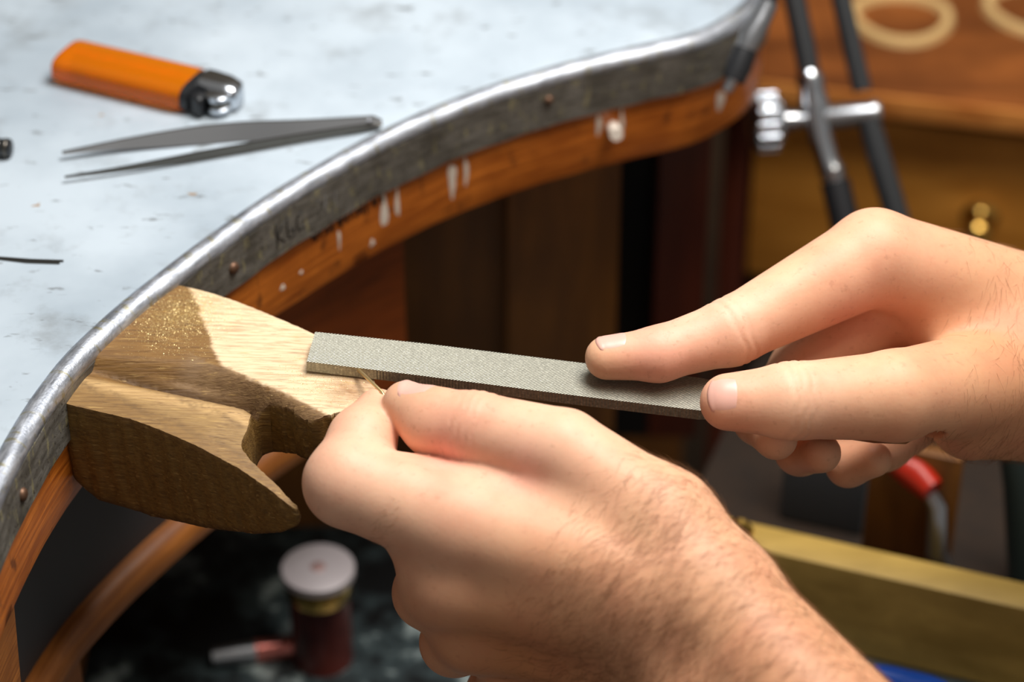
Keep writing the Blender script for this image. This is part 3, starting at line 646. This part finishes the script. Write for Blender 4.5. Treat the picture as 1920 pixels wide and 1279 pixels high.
# knurled tool end at the picture's left
ke = at_z(22, 276, .42); kd = unit([-1, .06, 0])
kt = Thing('knurled_tool', (*ke[:2], 0), 'dark knurled round tool shaft lying on bench top near tweezers tips', 'tool')
V, F = [], []
prof = [(0, .28), (.06, .36), (.5, .36), (4.0, .36), (4.3, .26), (8, .2)]
lathe('shaft', (*ke[:2], .38), kd, prof, M('blackened_steel', srgb(60, 62, 64), .35, .8).m, 20, thing=kt)
for i in range(10): lathe('knurl_ring', np.array([*ke[:2], .38]) + kd * (.15 + i * .3), kd, [(0, .365), (.05, .385), (.1, .385), (.15, .365)], DSTEEL, 20, thing=kt)
# loose wires
for a, b, c_ , lab in (((-10, 482), (60, 487), (119, 489), 'short dark wire snippet lying alone on white bench top'), ((-8, 484), (50, 491), (112, 493), 'second dark wire snippet crossing the first on bench top')):
    tag(tube('wire_snippet', [at_z(*a, .05), at_z(*b, .05), at_z(*c_, .05)], .035, DSTEEL, 8), lab, 'wire', 'wire snippets on the bench top')

# ------------------------------------------------------------------ below the bench: tray, red cylinder, metal tool
floor_z = -26.0
pts = [at_z(150, 1320, floor_z), at_z(1500, 1500, floor_z), at_z(1250, 880, floor_z), at_z(480, 900, floor_z)]
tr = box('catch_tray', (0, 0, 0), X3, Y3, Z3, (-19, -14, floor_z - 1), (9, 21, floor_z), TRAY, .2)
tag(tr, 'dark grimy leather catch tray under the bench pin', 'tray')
cb = at_z(606, 1232, floor_z); cb = np.array([*cb[:2], floor_z])
cy = Thing('red_cylinder', cb, 'small dark red cylinder with brass collar and pale metal disc top on tray', 'container')
topz = at_z(602, 1037, 0); hh = 5.3
kk = 1.45
m = M('dark_red_lacquer', rough=.3); m.base(m.ramp(m.noise(m.coords(), 30, 3), [(.35, srgb(46, 11, 10)), (.65, srgb(92, 38, 30))]))
lathe('body', cb, Z3, [(0, kk - .1), (.1, kk * .92), (hh - 1.5, kk * .92)], m.m, 36, thing=cy)
lathe('collar', cb, Z3, [(hh - 1.5, kk * .95), (hh - 1.4, kk), (hh - .5, kk), (hh - .45, kk)], BRASS, 36, thing=cy)
lathe('disc_top', cb, Z3, [(hh - .45, kk * 1.04), (hh - .4, kk * 1.1), (hh - .05, kk * 1.1), (hh, kk * 1.04)], M('pale_metal', srgb(158, 150, 152), .5, .15).m, 8 * 4, thing=cy)
lathe('dimple', cb, Z3, [(hh - .01, .35), (hh + .02, .3)], M('dull_pink_metal', srgb(150, 120, 116), .5, .4).m, 20, thing=cy)
ta, tb = at_z(398, 1232, floor_z + .5), at_z(560, 1210, floor_z + .5)
tl = Thing('metal_tool', (*ta[:2], floor_z), 'shiny round metal rod with reddish sheen lying on tray beside the red cylinder', 'tool')
tube('shaft', [ta, ta * .5 + tb * .5], [.4, .5], STEEL, 16, thing=tl)
tube('grip', [ta * .5 + tb * .5, tb], [.52, .5], M('reddish_highlight_metal', srgb(200, 120, 110), .25, .8).m, 16, thing=tl)  # reddish highlight of the rod put into the colour of this half

# ------------------------------------------------------------------ open drawer at the right
dz = -16.5
d0, d1 = at_z(1360, 968, dz), at_z(1920, 1092, dz); dx_ = unit((d1 - d0) * (1, 1, 0)); dy_ = np.array([-dx_[1], dx_[0], 0])
dr = Thing('open_drawer', (*d0[:2], dz - 6), 'olive brown wooden drawer pulled open below the filing hand', 'drawer')
D0 = np.array([*d0[:2], dz])
box('front_board', D0, dx_, dy_, Z3, (-3, -1.6, -4.5), (26, 0, 0), BOXWOOD, .12, thing=dr)
box('side_board', D0, dx_, dy_, Z3, (-3, 0, -4.5), (-2, 3, -3.4), BOXWOOD, .1, thing=dr)
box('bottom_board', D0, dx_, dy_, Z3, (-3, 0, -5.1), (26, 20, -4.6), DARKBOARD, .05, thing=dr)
box('divider', D0, dx_, dy_, Z3, (5.2, 3.6, -4.6), (9.0, 4.4, 2.6), BOARD, .1, thing=dr)
lathe('ring_pull', at_d(1385, 1000, 103), dy_, [(0, .5), (.3, .55), (.5, .3)], BRASS, 20, thing=dr)
# things in the drawer
pb = D0 + dx_ * 9.8 + dy_ * 3.0 + Z3 * -4.6
pl = Thing('pliers', pb, 'pliers with a red dipped handle standing in the open drawer', 'pliers')
tube('handle', [at_d(1660, 850, 107), at_d(1715, 885, 107), at_d(1748, 920, 106.5)], [.5, .75, .55], M('red_grip', srgb(168, 34, 14), .35).m, 14, thing=pl)
tube('shank', [at_d(1640, 850, 107.5), at_d(1735, 905, 107.2), at_d(1758, 950, 107), at_d(1756, 1040, 108)], [.25, .35, .4, .45], STEEL, 12, thing=pl)
tube('jaw', [at_d(1756, 1030, 108), pb], [.45, .3], STEEL, 12, thing=pl)
gb = D0 + dx_ * 2.2 + dy_ * 6 + Z3 * -4.6
gs = box('grey_block', gb, dx_, dy_, Z3, (-1.2, 0, 0), (2.6, 2.2, 6.4), M('grey_metal_block', srgb(96, 104, 112), .4, .3).m, .25)
tag(gs, 'dull grey metal block standing upright in the open drawer', 'metal block')
tb_ = Thing('dark_tool_handle', D0 + dx_ * 12.2 + dy_ * 5 + Z3 * -4.6, 'dark green black tool handle leaning in the open drawer', 'tool')
tube('grip', [tb_.base, tb_.base + np.array([-.6, 1.0, 5]), tb_.base + np.array([-1.6, 2.2, 9.5])], [.7, .75, .6], M('dark_green_grip', srgb(30, 42, 40), .45).m, 14, thing=tb_)
tube('ferrule', [tb_.base + np.array([-1.6, 2.2, 9.5]), tb_.base + np.array([-1.75, 2.4, 10.4])], [.4, .3], STEEL, 12, thing=tb_)
# teal sill and blue cap in front of the drawer
sl = box('sill_board', D0, dx_, dy_, Z3, (-3, -2.6, -6.2), (26, -.2, -4.6), M('grey_teal_paint', srgb(104, 116, 118), .5).m, .15)
tag(sl, 'grey teal painted ledge below the front of the open drawer', 'ledge')
bc = at_d(1692, 1288, 99)
bcap = lathe('blue_cap', bc - dx_ * 1.3, dx_, [(0, .5), (.1, .62), (.7, .7), (2.3, .7), (2.9, .6), (3, .45)], M('blue_plastic', srgb(20, 90, 210), .35).m, 24)
tag(bcap, 'bright blue rounded plastic cap below the olive drawer', 'cap')

# ------------------------------------------------------------------ wooden cabinet behind
cz = -14.0
k0, k1 = at_z(1650, 172, cz), at_z(1920, 202, cz); kx = unit((k1 - k0) * (1, 1, 0)); ky = np.array([-kx[1], kx[0], 0]); K0 = np.array([*k0[:2], cz])
cab = Thing('drawer_cabinet', K0 + np.array([5, 8, -65]), 'orange brown wooden cabinet with a round brass drawer knob behind the torch', 'cabinet')
box('top_slab', K0, kx, ky, Z3, (-8.5, 0, -1.5), (34, 50, 0), SLABWOOD, .25, thing=cab)
box('edge_highlight_strip', K0, kx, ky, Z3, (-8.5, -.3, -1.35), (34, .02, -.1), wood('worn_highlight_wood', srgb(160, 88, 34), srgb(236, 160, 82), (1.2, 6, 6), 'Object', .35, 14), .1, thing=cab)  # added strip; highlights on the worn slab edge put into its lighter wood
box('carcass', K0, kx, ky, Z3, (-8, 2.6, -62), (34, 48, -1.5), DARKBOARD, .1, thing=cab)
box('side_post', K0, kx, ky, Z3, (-8, 1.6, -62), (-6.6, 2.6, -1.5), REDWOOD, .1, thing=cab)
kn = None
def drawer_front(x0, x1, z0, z1, knob):
    d = box('drawer_front', K0, kx, ky, Z3, (x0, 1.5, z0), (x1, 2.6, z1), CABWOOD, .18, thing=cab)
    if knob is not None:
        lathe('knob', knob, -ky, [(0, .9), (.15, .95), (.3, .55), (.8, .38), (1.2, .6), (1.6, .82), (2.0, .75), (2.3, .45), (2.4, .2)], BRASS, 28, angle=60, thing=cab, parent=d)
def on_front(u, v):
    r = ray(u, v); o = K0 + ky * 1.5; t = ((o - CAMP) @ ky) / (r @ ky); return CAMP + t * r
drawer_front(-6.4, 18, -13.2, -2.6, on_front(1838, 404))
drawer_front(18.3, 33.5, -13.2, -2.6, None)


def ring_mark(u, v, ru, z, lab):
    c0 = at_z(u, v, z); V, F = [], []; n = 40; hh_ = .35
    for i in range(n):
        a = 2 * math.pi * i / n; wv_ = 1 + .04 * math.sin(3 * a)
        for r_, zz in ((ru - .32, 0), (ru - .2, hh_), (ru + .2, hh_), (ru + .32, 0)): V.append(c0 + (r_ * wv_ * math.cos(a), r_ * wv_ * math.sin(a), zz))
    for i in range(n):
        for k in range(4): F.append((i * 4 + k, ((i + 1) % n) * 4 + k, ((i + 1) % n) * 4 + (k + 1) % 4, i * 4 + (k + 1) % 4))
    tag(mesh('cream_ring', V, F, CREAM, angle=50), lab, 'ring', 'rings on the cabinet top')
ring_mark(1690, 38, 2.5, cz, 'cream coloured flat ring lying whole on the wooden cabinet top')
ring_mark(1945, 20, 2.6, cz, 'cream coloured flat ring farther from the torch on cabinet top')

# ------------------------------------------------------------------ torch hanging on its hoses
T = lambda u, v, d=117: at_d(u, v, d)
to = Thing('soldering_torch', T(1590, 560), 'chrome soldering torch with round valve knob hanging on two dark hoses', 'torch')
tube('hose', [T(1440, -420), T(1470, -120), T(1490, 0), T(1507, 80), T(1518, 140)], .52, HOSE, 14, thing=to)
tube('hose', [T(1535, -420), T(1560, -120), T(1578, 0), T(1598, 90), T(1617, 170)], .46, HOSE, 14, thing=to)
tube('valve_stem', [T(1516, 132), T(1519, 150), T(1524, 165), T(1526, 190), T(1532, 215), T(1540, 260), T(1552, 300), T(1560, 320)], [.5, .68, .55, .68, .62, .55, .5, .6], CHROME, 18, thing=to)
tube('cross_bar', [T(1470, 226), T(1535, 222), T(1545, 221), T(1630, 212), T(1640, 211), T(1650, 210)], [.35, .4, .55, .55, .62, .5], STEEL, 18, thing=to)
kc = T(1440, 228); ka = unit(T(1470, 226) - T(1410, 230)); prof = [(-.95, .5), (-.85, 1.1), (-.5, 1.35), (.4, 1.35), (.7, 1.1), (.8, .5), (1.3, .45)]
kb_ = lathe('valve_knob', kc, ka, prof, CHROME, 28, angle=60, thing=to)
y1 = unit(np.cross(ka, Z3)); y2 = np.cross(ka, y1)
for i in range(14):
    a = 2 * math.pi * i / 14; pc = kc + 1.33 * (math.cos(a) * y1 + math.sin(a) * y2)
    tube('knob_rib', [pc - ka * .5, pc + ka * .4], .13, CHROME, 8, thing=to, parent=kb_)
tube('nipple', [T(1560, 318), T(1566, 345)], [.62, .5], STEEL, 14, thing=to)
tube('gas_pipe', [T(1566, 340), T(1580, 400), T(1610, 560)], [.68, .68, .6], BLACK, 16, thing=to)
tube('air_pipe', [T(1622, 200), T(1650, 300), T(1680, 400), T(1725, 560)], [.5, .56, .56, .5], HOSE, 16, thing=to)
# slim tool hanging at the end of the bench edge
hp = Thing('hanging_handpiece', at_d(1362, 172, 105.5), 'slim black and chrome handpiece hanging at the end of the aluminium bench edge', 'handpiece')
H = lambda u, v: at_d(u, v, 105.5)
tube('tip', [H(1362, 172), H(1376, 145)], [.22, .3], STEEL, 12, thing=hp)
tube('sleeve', [H(1374, 150), H(1385, 125), H(1398, 92)], [.5, .55, .5], BLACK, 14, thing=hp)
tube('body', [H(1396, 95), H(1410, 66), H(1428, 36), H(1442, 5)], [.42, .5, .42, .4], STEEL, 14, thing=hp)
tube('cable', [H(1440, 8), H(1462, -60), H(1490, -300)], [.35, .32, .3], HOSE, 12, thing=hp)

# ------------------------------------------------------------------ the room
def struct(o): o['kind'] = 'structure'; return o
struct(box('floor', (0, 0, 0), X3, Y3, Z3, (-160, -160, -77), (160, 190, -75), wood('floor_boards', srgb(58, 44, 32), srgb(88, 66, 46)), 0))
m = M('wall_paint', rough=.8); m.base(m.ramp(m.noise(m.coords(), 4, 3), [(.3, srgb(120, 110, 98)), (.7, srgb(142, 132, 118))]))
struct(box('wall_back', (0, 0, 0), X3, Y3, Z3, (-160, 150, -75), (160, 154, 170), m.m, 0))
# bench body below the top, behind the knee-hole
box('bench_back', (0, 0, 0), X3, Y3, Z3, (-60, 40, -75), (9.5, 42, -2.4), BOARD, .1, thing=bench)
box('bench_side', (0, 0, 0), X3, Y3, Z3, (-60, -17, -75), (-58, 42, -2.4), BOARD, .1, thing=bench)
